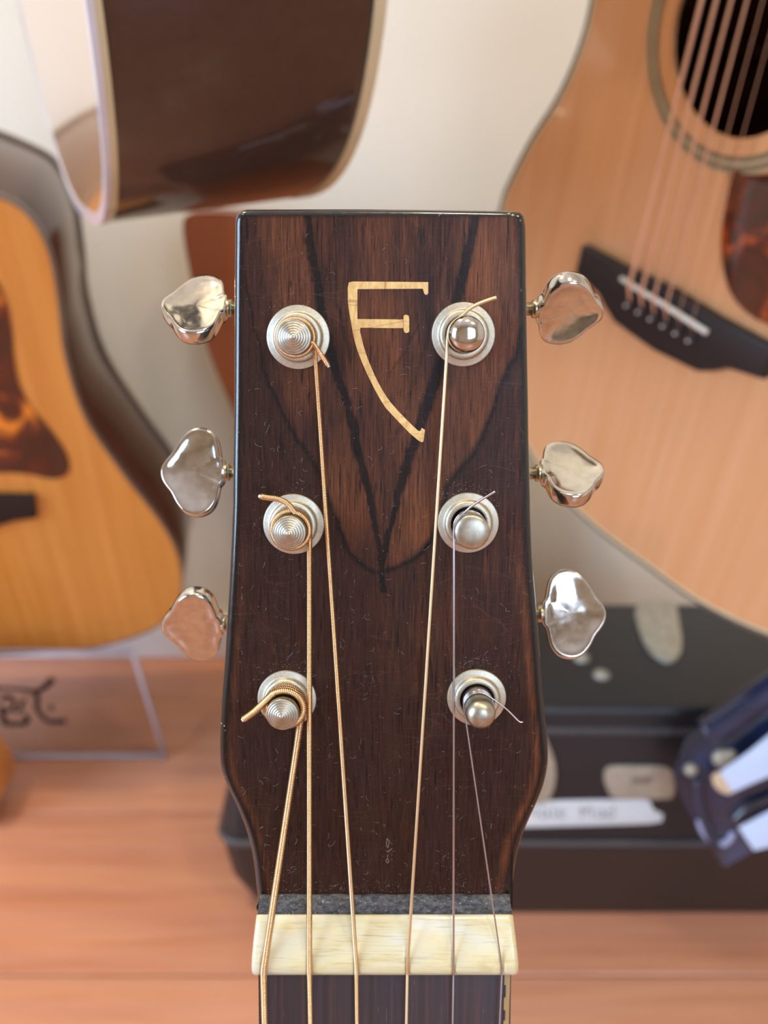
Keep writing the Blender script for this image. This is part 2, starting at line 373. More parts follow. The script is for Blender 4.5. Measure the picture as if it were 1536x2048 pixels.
# ------------------------------------------------------------------ hanging guitar seen from its tail end
qT = [-.1669, .4886, .1284, -1.1867, .0788, -.0485]; MT_ = frame_m(qT)
gT = empty('acoustic_guitar', MT_, 'hanging acoustic guitar seen edge-on, dark rosewood side with cream binding, at the top', 'guitar')
full = [(u, v) for u, v in HALF] + [(-u, v) for u, v in HALF[-2:0:-1]]
guitar_body(gT, full, 0.0995, spruce_pink, rosew, cream_b, (0, HC, HR), bw=0.003, purf=lit_binding, bt=0.0042)
plate('neck', [[(-.026, .343), (.026, .343), (.024, .45), (-.024, .45)]], -0.0005, 0.02, nk_m, gT, to3)

# ------------------------------------------------------------------ orange-brown body behind the headstock
YBB = 0.93; MB_ = Matrix.Translation(Vector((0.0, YBB, 0.0)))
gB = empty('acoustic_guitar', MB_, 'orange-brown wooden guitar body mostly hidden behind the dark headstock, below the hanging guitar', 'guitar')
outB = [(lambda w: (w.x, max(w.z, 0.0008)))(atY(*c, YBB)) for c in
        [(367, 448), (380, 430), (430, 425), (520, 432), (700, 440), (860, 452), (960, 470), (1005, 540), (1010, 660), (990, 780), (985, 880), (1005, 1000), (1020, 1130), (1010, 1260), (960, 1350), (870, 1398), (760, 1411),
         (640, 1398), (560, 1340), (525, 1240), (515, 1120), (515, 1000), (496, 890), (458, 800), (418, 700), (394, 610), (380, 540), (371, 490)]]
guitar_body(gB, outB, 0.03, orangem, orangem, orangem, None, bw=0.0008)

# ------------------------------------------------------------------ amber instrument at the very left edge
c0 = atY(-150, 1568, 0.725); MA_ = Matrix.Translation(Vector((c0.x, 0.725, 0.0)))
zc = 0.0475
gA = empty('ukulele', MA_, 'amber instrument body just peeking in at the lower left edge, resting on the floor', 'instrument')
sc = 0.36
outA = [(u * sc, zc + (v + .06) * sc) for u, v in full]
guitar_body(gA, outA, 0.05, spruce_amber, spruce_amber, spruce_amber, None, bw=0.001)

# ------------------------------------------------------------------ black instrument case on the floor
CYF = 0.616; Zb = 0.085; Zt = 0.234; YB = 0.79
vinyl = NT('black_vinyl'); vz = vinyl.noise(vinyl.coords(), 900, 3)
vinyl.set(base=vinyl.ramp(vz, [(0.3, s2l((22, 23, 27))), (0.7, s2l((35, 36, 40)))]), rough=0.42); vinyl.bump(vz, 0.3, 0.0004)
brown_v = simple('brown_black_shell', (48, 36, 32), 0.45, var=0.1, scale=200)
piping = simple('charcoal_piping', (70, 66, 66), 0.5, var=0.15, scale=300, bump=0.3)
silver = simple('worn_silver', (172, 166, 148), 0.45, metal=0.25, var=0.15, scale=120, bump=0.2)
rootC = empty('instrument_case', Matrix.Translation((0, 0, 0)), 'black hard instrument case lying on the wooden floor with silver hardware, lower right', 'case')
xl = atY(441, 1730, CYF).x; xr = 0.62
def rr_loop(x0, x1, y0, y1, r, n=8):
    P = []
    for cx_, cy_, a0 in ((x1 - r, y0 + r, -90), (x1 - r, y1 - r, 0), (x0 + r, y1 - r, 90), (x0 + r, y0 + r, 180)):
        for k in range(n + 1):
            a = math.radians(a0 + 90 * k / n); P.append((cx_ + r * math.cos(a), cy_ + r * math.sin(a)))
    return P
lft = lambda z: float(np.interp(z, [0, .02, .05, .084, .12, .16, .222], [.034, .014, .003, 0, .004, .014, .03]))
def shell(name, rows, mat):
    V = []; Fc = []; n = None
    for ins, z, r in rows:
        L = rr_loop(xl + ins + lft(z), xr - ins, CYF + ins * .35, YB - ins, max(r - ins, 0.004)); n = len(L); V += [(x, y, z) for x, y in L]
    for i in range(len(rows) - 1):
        for k in range(n): Fc.append((i * n + k, i * n + (k + 1) % n, (i + 1) * n + (k + 1) % n, (i + 1) * n + k))
    Fc.append(tuple(range(n))); Fc.append(tuple((len(rows) - 1) * n + k for k in range(n)))
    o = mesh(name, V, Fc, mat, rootC); sharp(o, 50); return o
R_ = 0.02
shell('bottom_shell', [(0.014, 0.0005, R_), (0.010, 0.004, R_), (0.008, 0.018, R_), (0.002, 0.045, R_), (0.0, Zb, R_)], brown_v)
shell('base', [(0.0, Zb + 0.0002, R_), (0.0, Zb + 0.008, R_), (0, .12, R_), (0, .16, R_), (0.001, Zt - 0.018, R_), (0.006, Zt - 0.012, R_)], vinyl.m)
shell('lid', [(0.002, Zt - 0.0115, R_), (0.0, Zt - 0.006, R_), (0.006, Zt, R_), (0.010, Zt + 0.001, R_)], vinyl.m)
for z, ins in ((Zb + 0.006, -0.0005), (Zt - 0.021, 0.0005)):
    tube('piping', [(x, y, z) for x, y in rr_loop(xl + ins + lft(z), xr - ins, CYF + ins, YB - ins, R_)], 0.0036, piping, rootC, seg=8, closed=True)
for k in range(26):
    x = 0.02 + k * 0.0125; z = Zt - 0.021
    if x < 0.30: mesh('stitch', *tube_geo([(x, CYF - 0.0036, z), (x + 0.004, CYF - 0.0042, z + 0.0006), (x + 0.0075, CYF - 0.0036, z)], 0.0008, 5), piping, rootC)
def dec(pts, Y, z0, z1, name, mat, n=4, parent=rootC, bevel=0.0006):   # raised plate on the case front
    q = [atY(*p, Y) for p in pts]; L = [(w.x, w.z) for w in q]
    if n: L = list(map(tuple, catmull(L, n, True)))
    return plate(name, [L], z0, z1, mat, parent, lambda x, y, z: (x, Y + z, y), bevel=bevel)
pl = dec([(1215, 1533), (1240, 1530), (1290, 1530), (1330, 1531), (1344, 1545), (1348, 1575), (1342, 1592), (1320, 1595), (1270, 1595), (1228, 1592), (1213, 1575), (1207, 1550)], CYF, -0.0025, 0.001, 'name_plate', silver)
pl['label'] = 'rounded rectangular silver-beige metal plate'
dec([(1262, 1551), (1300, 1551), (1300, 1562), (1262, 1562)], CYF, -0.003, -0.001, 'engraving', simple('grey_engraving', (120, 108, 96), 0.5), 0, pl, bevel=0)
lt = dec([(1085, 1470), (1098, 1490), (1108, 1520), (1110, 1550), (1103, 1580), (1088, 1600), (1060, 1600), (1045, 1560), (1050, 1500)], CYF, -0.004, 0.001, 'latch', silver)
# lid furniture (on the flat top)
ZT = Zt + 0.001
def top_dec(name, pts, h, mat, bevel=0.0008, parent=rootC):
    q = [atZ(*p, ZT) for p in pts]; return plate(name, [list(map(tuple, catmull([(w.x, w.y) for w in q], 4, True)))], ZT - 0.0008, ZT + h, mat, parent, bevel=bevel)
em = top_dec('emblem', [(1270, 1228), (1284, 1210), (1320, 1204), (1348, 1212), (1356, 1240), (1362, 1280), (1360, 1312), (1342, 1328), (1318, 1322), (1296, 1302), (1280, 1270)], 0.004, silver)
em['label'] = 'embossed oval silver badge'
for k, (ex, ey, er) in enumerate(((1292, 1232, .0035), (1318, 1228, .005), (1338, 1238, .004), (1300, 1256, .005), (1328, 1262, .006), (1312, 1282, .004), (1336, 1290, .005), (1322, 1306, .004))):
    w = atZ(ex, ey, ZT + .004); lathe('relief', [(er, -0.0006), (er * .8, .001), (er * .3, .0018), (.0001, .002)], silver, em, 12, Matrix.Translation(w))
w = atZ(1203, 1352, ZT); lathe('rivet', [(.0001, -.0008), (.0072, -.0004), (.0070, .002), (.0045, .0045), (.001, .0056), (.0001, .0057)], silver, rootC, 24, Matrix.Translation(w))
w = atZ(1163, 1318, ZT); lathe('rivet', [(.0001, -.0008), (.0072, -.0004), (.0070, .002), (.0045, .0045), (.001, .0056), (.0001, .0057)], silver, rootC, 24, Matrix.Translation(w))
# masking tape with handwriting
tape_m = simple('white_tape', (214, 222, 224), 0.6, var=0.04, scale=150)
T0 = dec([(880, 1608), (960, 1604), (1060, 1602), (1180, 1599), (1290, 1598), (1300, 1602), (1306, 1618), (1326, 1628), (1324, 1642), (1300, 1646), (1250, 1648), (1180, 1650), (1060, 1653), (960, 1656), (880, 1660)], CYF, -0.0009, 0.0003, 'paper_tape', tape_m, 0, None, bevel=0.0002)
tag(T0, 'white strip of tape with faint grey handwriting stuck on the black case front', 'tape')
ink = simple('pale_pencil', (150, 152, 150), 0.7)
strokes = [[(1062, 1630), (1066, 1618), (1072, 1622), (1074, 1634)], [(1080, 1626), (1086, 1618), (1094, 1622), (1092, 1634), (1084, 1634), (1080, 1626)], [(1094, 1620), (1098, 1634)],
           [(1108, 1610), (1107, 1634), (1112, 1636)], [(1118, 1628), (1128, 1624), (1124, 1617), (1117, 1624), (1120, 1634), (1130, 1634)],
           [(1164, 1634), (1162, 1612), (1170, 1626), (1180, 1612), (1184, 1634)], [(1192, 1627), (1200, 1620), (1206, 1624), (1204, 1634), (1194, 1634), (1192, 1627)], [(1206, 1620), (1210, 1635)],
           [(1226, 1611), (1226, 1634), (1218, 1635), (1214, 1627), (1220, 1620), (1227, 1622)]]
for s in strokes:
    P = [tuple(atY(*p, CYF - 0.0010)) for p in s]; tube('handwriting', catmull(P, 3), 0.0007, ink, T0, seg=5)

# ------------------------------------------------------------------ dark sleeve with white tags leaning over the case
navy = NT('navy_plastic'); nz = navy.noise(navy.coords(), 26, 2, 0.5, 0.6)
navy.set(base=navy.ramp(nz, [(0.35, s2l((14, 19, 34))), (0.7, s2l((28, 44, 80)))]), rough=0.22, coat=0.8)
MS_ = Matrix.Translation((0.36, 0.56, 0.20)) @ Matrix.Rotation(math.radians(-18), 4, 'X') @ Matrix.Rotation(math.radians(-8), 4, 'Z')
sl = empty('plastic_sleeve', MS_, 'navy blue glossy plastic sleeve leaning against the black case, lower right corner', 'sleeve')
def onS(px, py, n=0):
    return unp(MS_, px, py, n)
N_ = 26; outS = [(1560, 1355), (1500, 1392), (1450, 1420), (1400, 1455), (1372, 1480), (1345, 1545), (1362, 1592), (1395, 1655), (1448, 1734), (1500, 1705), (1560, 1660), (1680, 1560), (1700, 1330)]
LS = [onS(*p) for p in outS]
bmS = plate('sleeve', [LS], -0.001, 0.001, navy.m, sl, to3, bevel=0.0004)
for k, pts in enumerate(([(1410, 1466), (1460, 1436), (1520, 1392), (1600, 1340)], [(1470, 1640), (1500, 1612), (1550, 1590), (1640, 1540)], [(1395, 1560), (1398, 1600), (1412, 1650), (1436, 1700)])):
    P = [(lambda q: (q[0], -0.003, q[1]))(onS(*p, 0.003)) for p in pts]
    tube('fold', catmull(P, 6), [0.012, 0.005, 0.004][k], navy.m, sl, seg=12)
wp = simple('white_card', (198, 214, 240), 0.5, var=0.03); tanp = simple('tan_tip', (206, 180, 146), 0.5, var=0.03)
def card(pts, n0, n1, nm, m, parent, lab=None, cat=None, mw=None):
    L = [onS(*p, n1) for p in pts]; return plate(nm, [L], -n1, -n0, m, parent, to3, bevel=0.0006)
t1 = empty('price_tag', MS_, 'long white paper tag with tan tip lying on the navy sleeve', 'tag')
card([(1440, 1545), (1500, 1503), (1540, 1470), (1620, 1420), (1640, 1500), (1560, 1545), (1500, 1570), (1465, 1586)], 0.018, 0.0205, 'card', wp, t1)
card([(1424, 1556), (1432, 1546), (1441, 1545), (1466, 1587), (1455, 1590), (1440, 1584), (1428, 1572)], 0.0178, 0.0207, 'tip', tanp, t1)
t2 = empty('price_tag', MS_, 'short white paper tag at the lower edge of the navy sleeve', 'tag')
card([(1477, 1656), (1536, 1625), (1600, 1600), (1640, 1640), (1560, 1690), (1508, 1702)], 0.007, 0.0095, 'card', wp, t2)
P = [(lambda q: (q[0], -0.0022, q[1]))(onS(*p, 0.0022)) for p in [(1398, 1640), (1406, 1662), (1422, 1680), (1442, 1688), (1458, 1680), (1466, 1664)]]
tube('printed_curve', catmull(P, 5), 0.0028, simple('pale_print', (150, 156, 186), 0.5, var=0.2, scale=400), sl, seg=8)
for (px, py, r) in ((1383, 1542, .0055), (1446, 1520, .008), (1462, 1512, .005)):
    q = onS(px, py, 0.004); lathe('stud', [(.0001, 0), (r, 0), (r * .9, .002), (r * .5, .004), (.0001, .0046)], silver, sl, 20, Matrix.Translation((q[0], -0.001, q[1])) @ Matrix.Rotation(math.radians(90), 4, 'X'))

# ------------------------------------------------------------------ clear acrylic sign in the lower left
SY = 0.835
acr = NT('clear_acrylic'); vz = acr.noise(acr.coords(), 30, 2)
acr.set(base=acr.ramp(vz, [(0.3, (0.90, 0.88, 0.90)), (0.7, (0.97, 0.96, 0.98))]), trans=1.0, rough=0.06, ior=1.2)
edge_m = simple('frosted_acrylic_edge', (206, 196, 204), 0.35, var=0.05, trans=0.35)
q = [atY(*p, SY) for p in [(262, 1303), (327, 1500), (-260, 1500), (-260, 1303)]]
zt, zb2 = q[0].z, max(q[1].z, 0.0006); x1a, x1b = q[0].x, q[1].x; x0 = q[2].x
ac = empty('acrylic_sign', Matrix.Translation((0, SY, 0)), 'clear acrylic sign panel with black printed logo standing on the wooden floor, lower left', 'sign')
mesh('panel', [(x, y, z) for y in (0.0, 0.003) for (x, z) in ((x0, 0.0006), (x1b, 0.0006), (x1a, zt), (x0, zt))], [(0, 1, 2, 3), (7, 6, 5, 4), (0, 4, 5, 1), (1, 5, 6, 2), (2, 6, 7, 3), (3, 7, 4, 0)], acr.m, ac, smooth=False)
tube('side_edge', [(x1b + .001, .0015, .003), ((x1a + x1b) / 2 + .001, .0015, zt / 2), (x1a + .001, .0015, zt)], 0.0024, edge_m, ac, seg=8)
tube('bottom_edge', [(x0, .0015, .0045), (x1b, .0015, .0045)], 0.0036, edge_m, ac, seg=8)
tube('top_edge', [(x0, .0015, zt), (x1a, .0015, zt)], 0.0018, edge_m, ac, seg=8)
ink2 = simple('black_print', (26, 20, 26), 0.6)
def printed(pts, r):
    P = catmull([(lambda w: (w.x, -0.0015, w.z))(atY(*p, SY)) for p in pts], 5); v, f = tube_geo(P, np.interp(np.linspace(0, 1, len(P)), np.linspace(0, 1, len(r)), r), 8)
    v[:, 1] = -0.0008 + (v[:, 1] + 0.0015) * 0.15; return mesh('logo_stroke', v, f, ink2, lg)
lg = mesh('logo', *box_geo(atY(-60, 1376, SY).x, atY(0, 1376, SY).x, -0.001, -0.0004, atY(0, 1382, SY).z, atY(0, 1374, SY).z), ink2, ac, smooth=False)
lg['label'] = 'black printed logo strokes'
for pts, r in (([(-40, 1374), (0, 1375), (40, 1378), (72, 1382), (92, 1372), (106, 1356)], [.0016, .0018, .002, .003, .0032, .0042]),
               ([(72, 1384), (76, 1402), (74, 1416), (84, 1430), (98, 1442), (116, 1443), (132, 1441)], [.003, .0028, .003, .003, .003, .0035, .0035]),
               ([(98, 1412), (104, 1418), (104, 1408)], [.0015, .0022, .0015]),
               ([(2, 1412), (8, 1436), (12, 1446), (34, 1447), (50, 1446), (56, 1434), (46, 1430)], [.003, .0032, .0035, .003, .0032, .0028, .002]),
               ([(2, 1400), (14, 1392), (26, 1398), (28, 1412), (18, 1420), (8, 1414)], [.002, .003, .0025, .0022, .0025, .002]),
               ([(40, 1414), (46, 1404), (52, 1396)], [.0015, .002, .0015]), ([(30, 1424), (40, 1420), (48, 1412)], [.002, .0018, .0015])):
    printed(pts, r)

# ================================================================== THE HEADSTOCK (local millimetre frame, built in metres)
D0 = 0.150; VX, VY = 783.0, 680.0
Rc = Matrix.Rotation(math.radians(90) - PITCH, 3, 'X')
dcam = Vector(((VX - CX) / F, (CY - VY) / F, -1)).normalized()
Nw = -(Rc @ dcam); Uw = (Rc @ Vector((1, 0, 0))); Uw = (Uw - Nw * Uw.dot(Nw)).normalized(); Vw = Nw.cross(Uw)
MH = Matrix((Uw, Vw, Nw)).transposed().to_4x4(); MH.translation = CAM + (Rc @ dcam) * D0
R3 = MH.to_3x3().transposed(); camL = MH.inverted() @ CAM
def hp(px, py, n=0.0):
    d = R3 @ ray(px, py); t = (n - camL.z) / d.z; return camL + d * t
mm = 0.001
G = empty('acoustic_guitar', MH, 'dark rosewood guitar headstock with six tuners, gold letter inlay and bone nut, in the foreground', 'guitar')

Rt = [(1053, 470), (1054, 560), (1056, 700), (1058, 800), (1059, 880), (1061, 960), (1063, 1040), (1067, 1130), (1073, 1200), (1078, 1260), (1081, 1300), (1087, 1382), (1095, 1464), (1098, 1511), (1096, 1541), (1088, 1577), (1074, 1612), (1058, 1647), (1045, 1680), (1033, 1727), (1026, 1780), (1022, 1800), (1025, 1828)]
Lt = [(468, 470), (467, 560), (466.5, 700), (466, 800), (465, 880), (464, 960), (463, 1024), (459, 1118), (454, 1212), (449.5, 1290), (446, 1340), (442, 1385), (438, 1455), (437.5, 1511), (441, 1544), (453, 1577), (471, 1614), (488, 1656), (499.5, 1694), (507, 1735), (512, 1780), (514, 1800), (513, 1828)]
rt = catmull(Rt, 4); lt_ = catmull(Lt, 4)
Lx = lambda y: np.interp(y, lt_[:, 1], lt_[:, 0]); Rx = lambda y: np.interp(y, rt[:, 1], rt[:, 0])
top_l = [(467.8, 448), (469, 436), (473, 427), (481, 420), (492, 417.5)]; top_r = [(1030, 420.5), (1042, 423.5), (1048, 430), (1051, 440), (1052.5, 452)]
tmid = [(x, 417.5 - 2.2 * math.sin((x - 492) / 538 * math.pi) + (x - 492) / 538 * 3.0) for x in np.linspace(520, 1005, 16)]
poly = list(map(tuple, lt_[::-1])) + top_l[0:0] + [tuple(p) for p in top_l] + tmid + top_r + list(map(tuple, rt))
C = np.array([tuple(hp(*p))[:2] for p in poly]); n = len(C)
dd = np.roll(C, -1, 0) - np.roll(C, 1, 0); nn = np.c_[dd[:, 1], -dd[:, 0]]; nn /= np.linalg.norm(nn, axis=1)[:, None]
if np.sum(C[:, 0] * np.roll(C[:, 1], -1) - np.roll(C[:, 0], -1) * C[:, 1]) < 0: nn = -nn
blackl = NT('black_lacquer'); bz = blackl.noise(blackl.coords(), 900, 4, 0.7)
chip = blackl.noise(blackl.coords(), 420, 3)
blackl.set(base=blackl.mix(blackl.ramp(chip, [(0.70, 0.0), (0.73, 1.0)]), s2l((20, 18, 18)), s2l((96, 84, 66))), rough=blackl.ramp(bz, [(0.3, 0.12), (0.75, 0.32)]), coat=0.5)
blackl.bump(bz, 0.08, 0.0002)
V = []; Fc = []; rows = [(-1.35, 0.0), (-0.95, -0.06), (-0.55, -0.22), (-0.22, -0.5), (-0.03, -0.95), (0, -1.4), (0, -13), (-0.3, -13.6), (-0.9, -13.9)]
for off, z in rows:
    for p in C + nn * off * mm: V.append((p[0], p[1], z * mm))
for i in range(len(rows) - 1):
    for k in range(n): Fc.append((i * n + k, i * n + (k + 1) % n, (i + 1) * n + (k + 1) % n, (i + 1) * n + k))
Fc.append(tuple(range(n))); Fc.append(tuple((len(rows) - 1) * n + k for k in range(n)))
hb = mesh('headstock', V, Fc, blackl.m, G); sharp(hb, 60)

# face veneer: conforming grid, the book-matched figure of the wood is painted per vertex
ny, nx = 560, 300
ys = np.linspace(431, 1789, ny); T = np.linspace(0, 1, nx)
inL = 13 + 0 * ys; inR = 13 + 0 * ys
Lr = Lx(ys) + inL; Rr = Rx(ys) - inR
Lr = np.where(ys < 470, 468 + 13 + np.clip((440 - ys), 0, 9) * 0.3, Lr); Rr = np.where(ys < 470, 1053 - 13 - np.clip((440 - ys), 0, 9) * 0.5, Rr)
PX = Lr[:, None] * (1 - T) + Rr[:, None] * T; PY = np.repeat(ys[:, None], nx, 1) + np.where(ys[:, None] < 432, 3.0 * (T[None, :] - .4), 0)
def vnoise(X, Y, sx, sy, seed):
    r = np.random.default_rng(seed); g = r.random((256, 256)); x = X / sx; y = Y / sy
    xi = np.floor(x).astype(int); yi = np.floor(y).astype(int); fx = x - xi; fy = y - yi; fx = fx * fx * (3 - 2 * fx); fy = fy * fy * (3 - 2 * fy)
    a = g[yi % 256, xi % 256]; b = g[yi % 256, (xi + 1) % 256]; c = g[(yi + 1) % 256, xi % 256]; d = g[(yi + 1) % 256, (xi + 1) % 256]
    return (a * (1 - fx) + b * fx) * (1 - fy) + (c * (1 - fx) + d * fx) * fy
wob = (vnoise(PX, PY, 40, 50, 1) - .5) * 9 + (vnoise(PX, PY, 7, 16, 2) - .5) * 5 + (vnoise(PX, PY, 3, 9, 12) - .5) * 3
XW = PX + wob; YW = PY
def dline(pts, wid):
    p = np.array(catmull(pts, 6)); best = np.full(PX.shape, 1e9); wv = np.full(PX.shape, 1.0)
    w = np.interp(np.linspace(0, 1, len(p)), np.linspace(0, 1, len(wid)), wid)
    for i in range(len(p) - 1):
        a, b = p[i], p[i + 1]; ab = b - a; t = np.clip(((XW - a[0]) * ab[0] + (YW - a[1]) * ab[1]) / (ab @ ab), 0, 1)
        d = np.hypot(XW - a[0] - t * ab[0], YW - a[1] - t * ab[1]) / w[i]; best = np.minimum(best, d)
    return best
def streak(pts, wid, soft=0.3):
    d = dline(pts, wid); return np.clip((1 + soft - d) / (2 * soft), 0, 1) ** 1.2
mainL = [(612, 420), (622, 490), (632, 560), (645, 630), (660, 690), (678, 755), (697, 820), (712, 890), (728, 950), (742, 1010), (755, 1070), (764, 1110), (768, 1180)]
mainR = [(955, 420), (944, 480), (930, 540), (912, 610), (893, 690), (872, 760), (852, 820), (832, 880), (815, 930), (800, 985), (788, 1035), (774, 1085), (768, 1130)]
outLf = [(492, 560), (512, 650), (530, 740), (556, 812), (590, 872), (628, 925), (655, 985), (676, 1050), (700, 1104), (738, 1138), (766, 1146)]
outRt = [(1046, 660), (1028, 715), (1006, 762), (990, 815), (972, 862), (948, 905), (915, 942), (892, 975), (882, 1030), (862, 1078), (830, 1115), (795, 1134), (768, 1142)]
st = streak(mainL, [8, 10, 9, 10, 10, 7, 7, 6])
st = np.maximum(st, streak(mainR, [11, 10, 12, 12, 11, 9, 6, 6]))
st = np.maximum(st, .85 * streak(outLf, [2.0, 2.5, 4, 5, 5, 5, 5], 0.9)); st = np.maximum(st, .95 * streak(outRt, [5, 6, 5, 7, 7, 6, 5], 0.8))
for pts, w_, a_ in (([(655, 430), (662, 520), (680, 620), (700, 720)], [4, 3, 4, 2], .6), ([(905, 430), (893, 500), (872, 600), (850, 700), (820, 790), (790, 880)], [3, 3, 6, 4, 3, 2], .55),
                    ([(700, 840), (716, 900), (736, 970), (748, 1010)], [3, 4, 3, 2], .7), ([(735, 430), (728, 520), (740, 640)], [2, 2, 1.5], .5), ([(845, 640), (815, 690), (775, 755)], [3, 2, 1.5], .6),
                    ([(800, 440), (790, 560), (786, 700)], [2, 1.5, 1], .35), ([(760, 900), (766, 1000), (768, 1080)], [2, 2, 2], .5), ([(1010, 850), (985, 950), (960, 1030)], [2, 2, 1], .4),
                    ([(650, 540), (662, 640), (690, 760)], [9, 8, 6], .45), ([(868, 560), (850, 660), (830, 760), (800, 860)], [8, 10, 8, 5], .4)):
    st = np.maximum(st, a_ * streak(pts, w_, 0.9))
# inside of the figure?
def inside(poly):
    P = np.array(poly); r = np.zeros(PX.shape, bool); j = len(P) - 1
    for i in range(len(P)):
        xi, yi = P[i]; xj, yj = P[j]; c = ((yi > YW) != (yj > YW)) & (XW < (xj - xi) * (YW - yi) / (yj - yi + 1e-9) + xi); r ^= c; j = i
    return r
insV = inside([(p[0], p[1]) for p in [(480, 420)] + outLf + outRt[::-1] + [(1050, 420)]]).astype(float)
def sm(x): return np.clip(x, 0, 1)
g1 = vnoise(PX, PY, 5, 60, 3); g2 = vnoise(PX, PY, 22, 140, 4); g3 = vnoise(PX, PY, 60, 90, 5)
dark = np.array(s2l((46, 27, 21))); mid = np.array(s2l((66, 39, 27))); warm = np.array(s2l((104, 63, 38))); orange = np.array(s2l((134, 80, 42))); blk = np.array(s2l((14, 11, 11)))
blob = lambda x, y, rx, ry: np.exp(-(((PX - x) / rx) ** 2 + ((PY - y) / ry) ** 2))
wv = insV * (0.34 + 0.3 * (g2 - .5) + 0.25 * (g3 - .5))
wv += insV * (0.55 * blob(985, 560, 70, 150) + 0.35 * blob(965, 830, 60, 110) + .38 * blob(580, 540, 60, 120) + .35 * blob(590, 760, 45, 60) + .35 * blob(690, 980, 45, 110) + .45 * blob(835, 1000, 45, 120) + .3 * blob(768, 640, 80, 240))
wv += (1 - insV) * (0.08 + 0.2 * (g2 - .5)) + .14 * blob(760, 1300, 120, 160) + .28 * blob(960, 1150, 140, 200) + .16 * blob(860, 1330, 60, 200) + .2 * blob(1000, 1010, 60, 130)
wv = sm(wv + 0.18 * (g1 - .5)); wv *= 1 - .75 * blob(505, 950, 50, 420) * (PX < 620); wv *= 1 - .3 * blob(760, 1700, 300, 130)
col = dark[None, None] * (1 - wv[..., None]) + mid[None, None] * wv[..., None]
w2 = sm((wv - .35) / .65)[..., None]; col = col * (1 - w2) + warm[None, None] * w2
# worn tan line along the lower edges
ed = np.minimum(PX - Lr[:, None], Rr[:, None] - PX); edw = np.exp(-((ed - 12) / 9) ** 2) * sm((PY - 1000) / 260) * (0.25 + .6 * vnoise(PX, PY, 14, 30, 8)) * np.where(PX > 768, 1.0, .55)
edw += np.exp(-((ed - 8) / 8) ** 2) * (PX > 768) * .5 * vnoise(PX, PY, 10, 40, 9)
edw = sm(edw)[..., None]; col = col * (1 - edw * .4) + orange[None, None] * edw * .4
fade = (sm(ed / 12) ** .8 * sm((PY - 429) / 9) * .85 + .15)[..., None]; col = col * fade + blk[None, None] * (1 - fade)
sg = (st * (0.8 + .2 * g1))[..., None]; col = col * (1 - sg * .97) + blk[None, None] * .6 * sg * .97
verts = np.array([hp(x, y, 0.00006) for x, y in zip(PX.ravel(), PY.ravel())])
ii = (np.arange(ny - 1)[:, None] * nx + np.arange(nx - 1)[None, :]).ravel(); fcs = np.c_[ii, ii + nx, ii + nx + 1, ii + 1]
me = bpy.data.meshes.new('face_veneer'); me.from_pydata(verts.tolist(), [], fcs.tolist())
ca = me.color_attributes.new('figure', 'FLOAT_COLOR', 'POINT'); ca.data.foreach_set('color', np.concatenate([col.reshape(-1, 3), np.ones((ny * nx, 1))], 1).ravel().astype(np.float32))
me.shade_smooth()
ven = NT('rosewood_veneer'); at = ven.n('ShaderNodeVertexColor'); at.layer_name = 'figure'
gv = ven.coords((3600, 150, 1)); ga = ven.noise(gv, 1, 5, 0.65, 0.3)
gb = ven.noise(ven.coords((4200, 330, 1)), 1, 3, 0.6)
gc = ven.noise(ven.coords((2400, 150, 1)), 1, 3, 0.55, .5)
c = ven.mix(ven.ramp(ga, [(0.35, 0.0), (0.72, 1.0)]), ven.mix(1.0, at.outputs['Color'], (0.56, 0.52, 0.50), 'MULTIPLY'), ven.mix(1.0, at.outputs['Color'], (1.7, 1.56, 1.4), 'MULTIPLY'))
c = ven.mix(ven.ramp(gb, [(0.64, 0.0), (0.74, 0.9)]), c, ven.mix(0.45, ven.mix(1.0, at.outputs['Color'], (2.6, 2.2, 1.7), 'MULTIPLY'), s2l((110, 62, 32))))
c = ven.mix(ven.ramp(gc, [(0.33, 0.85), (0.40, 0.0)]), c, s2l((16, 10, 9)))
# fine horizontal finish checking
vo = ven.n('ShaderNodeTexVoronoi', feature='DISTANCE_TO_EDGE'); vo.inputs['Scale'].default_value = 1
dn = ven.n('ShaderNodeTexNoise'); dn.inputs['Scale'].default_value = 160; ven.l(ven.coords(), dn.inputs['Vector'])
mx = ven.n('ShaderNodeVectorMath', operation='MULTIPLY_ADD'); ven.l(dn.outputs['Color'], mx.inputs[0]); mx.inputs[1].default_value = (.7, .7, 0)
ven.l(ven.coords((110, 480, 1)), mx.inputs[2]); ven.l(mx.outputs[0], vo.inputs['Vector'])
ck = ven.ramp(vo.outputs['Distance'], [(0.0, 1.0), (0.02, 0.0)])
msk = ven.ramp(ven.noise(ven.coords(), 60, 3), [(0.42, 0.0), (0.62, 0.8)])
ckm = ven.mix(1.0, ck, msk, 'MULTIPLY'); c = ven.mix(ven.mix(1.0, ckm, (0.26,) * 3, 'MULTIPLY'), c, s2l((118, 82, 60)))
du = ven.noise(ven.coords(), 90, 3, .6); ds = ven.noise(ven.coords(), 2600, 2, .5)
dm = ven.mix(1.0, ven.ramp(du, [(0.42, 0.25), (0.7, 1.0)]), ven.ramp(ds, [(0.64, 0.0), (0.78, 0.32)]), 'MULTIPLY')
c = ven.mix(dm, c, s2l((128, 112, 104)))
ven.set(base=c, rough=ven.ramp(du, [(0.3, 0.34), (0.75, 0.5)]), coat=0.0, spec=0.2)
ven.bump(ven.mix(0.5, ga, ckm), 0.12, 0.0002)
me.materials.append(ven.m); vn = link('face_veneer', me, G)

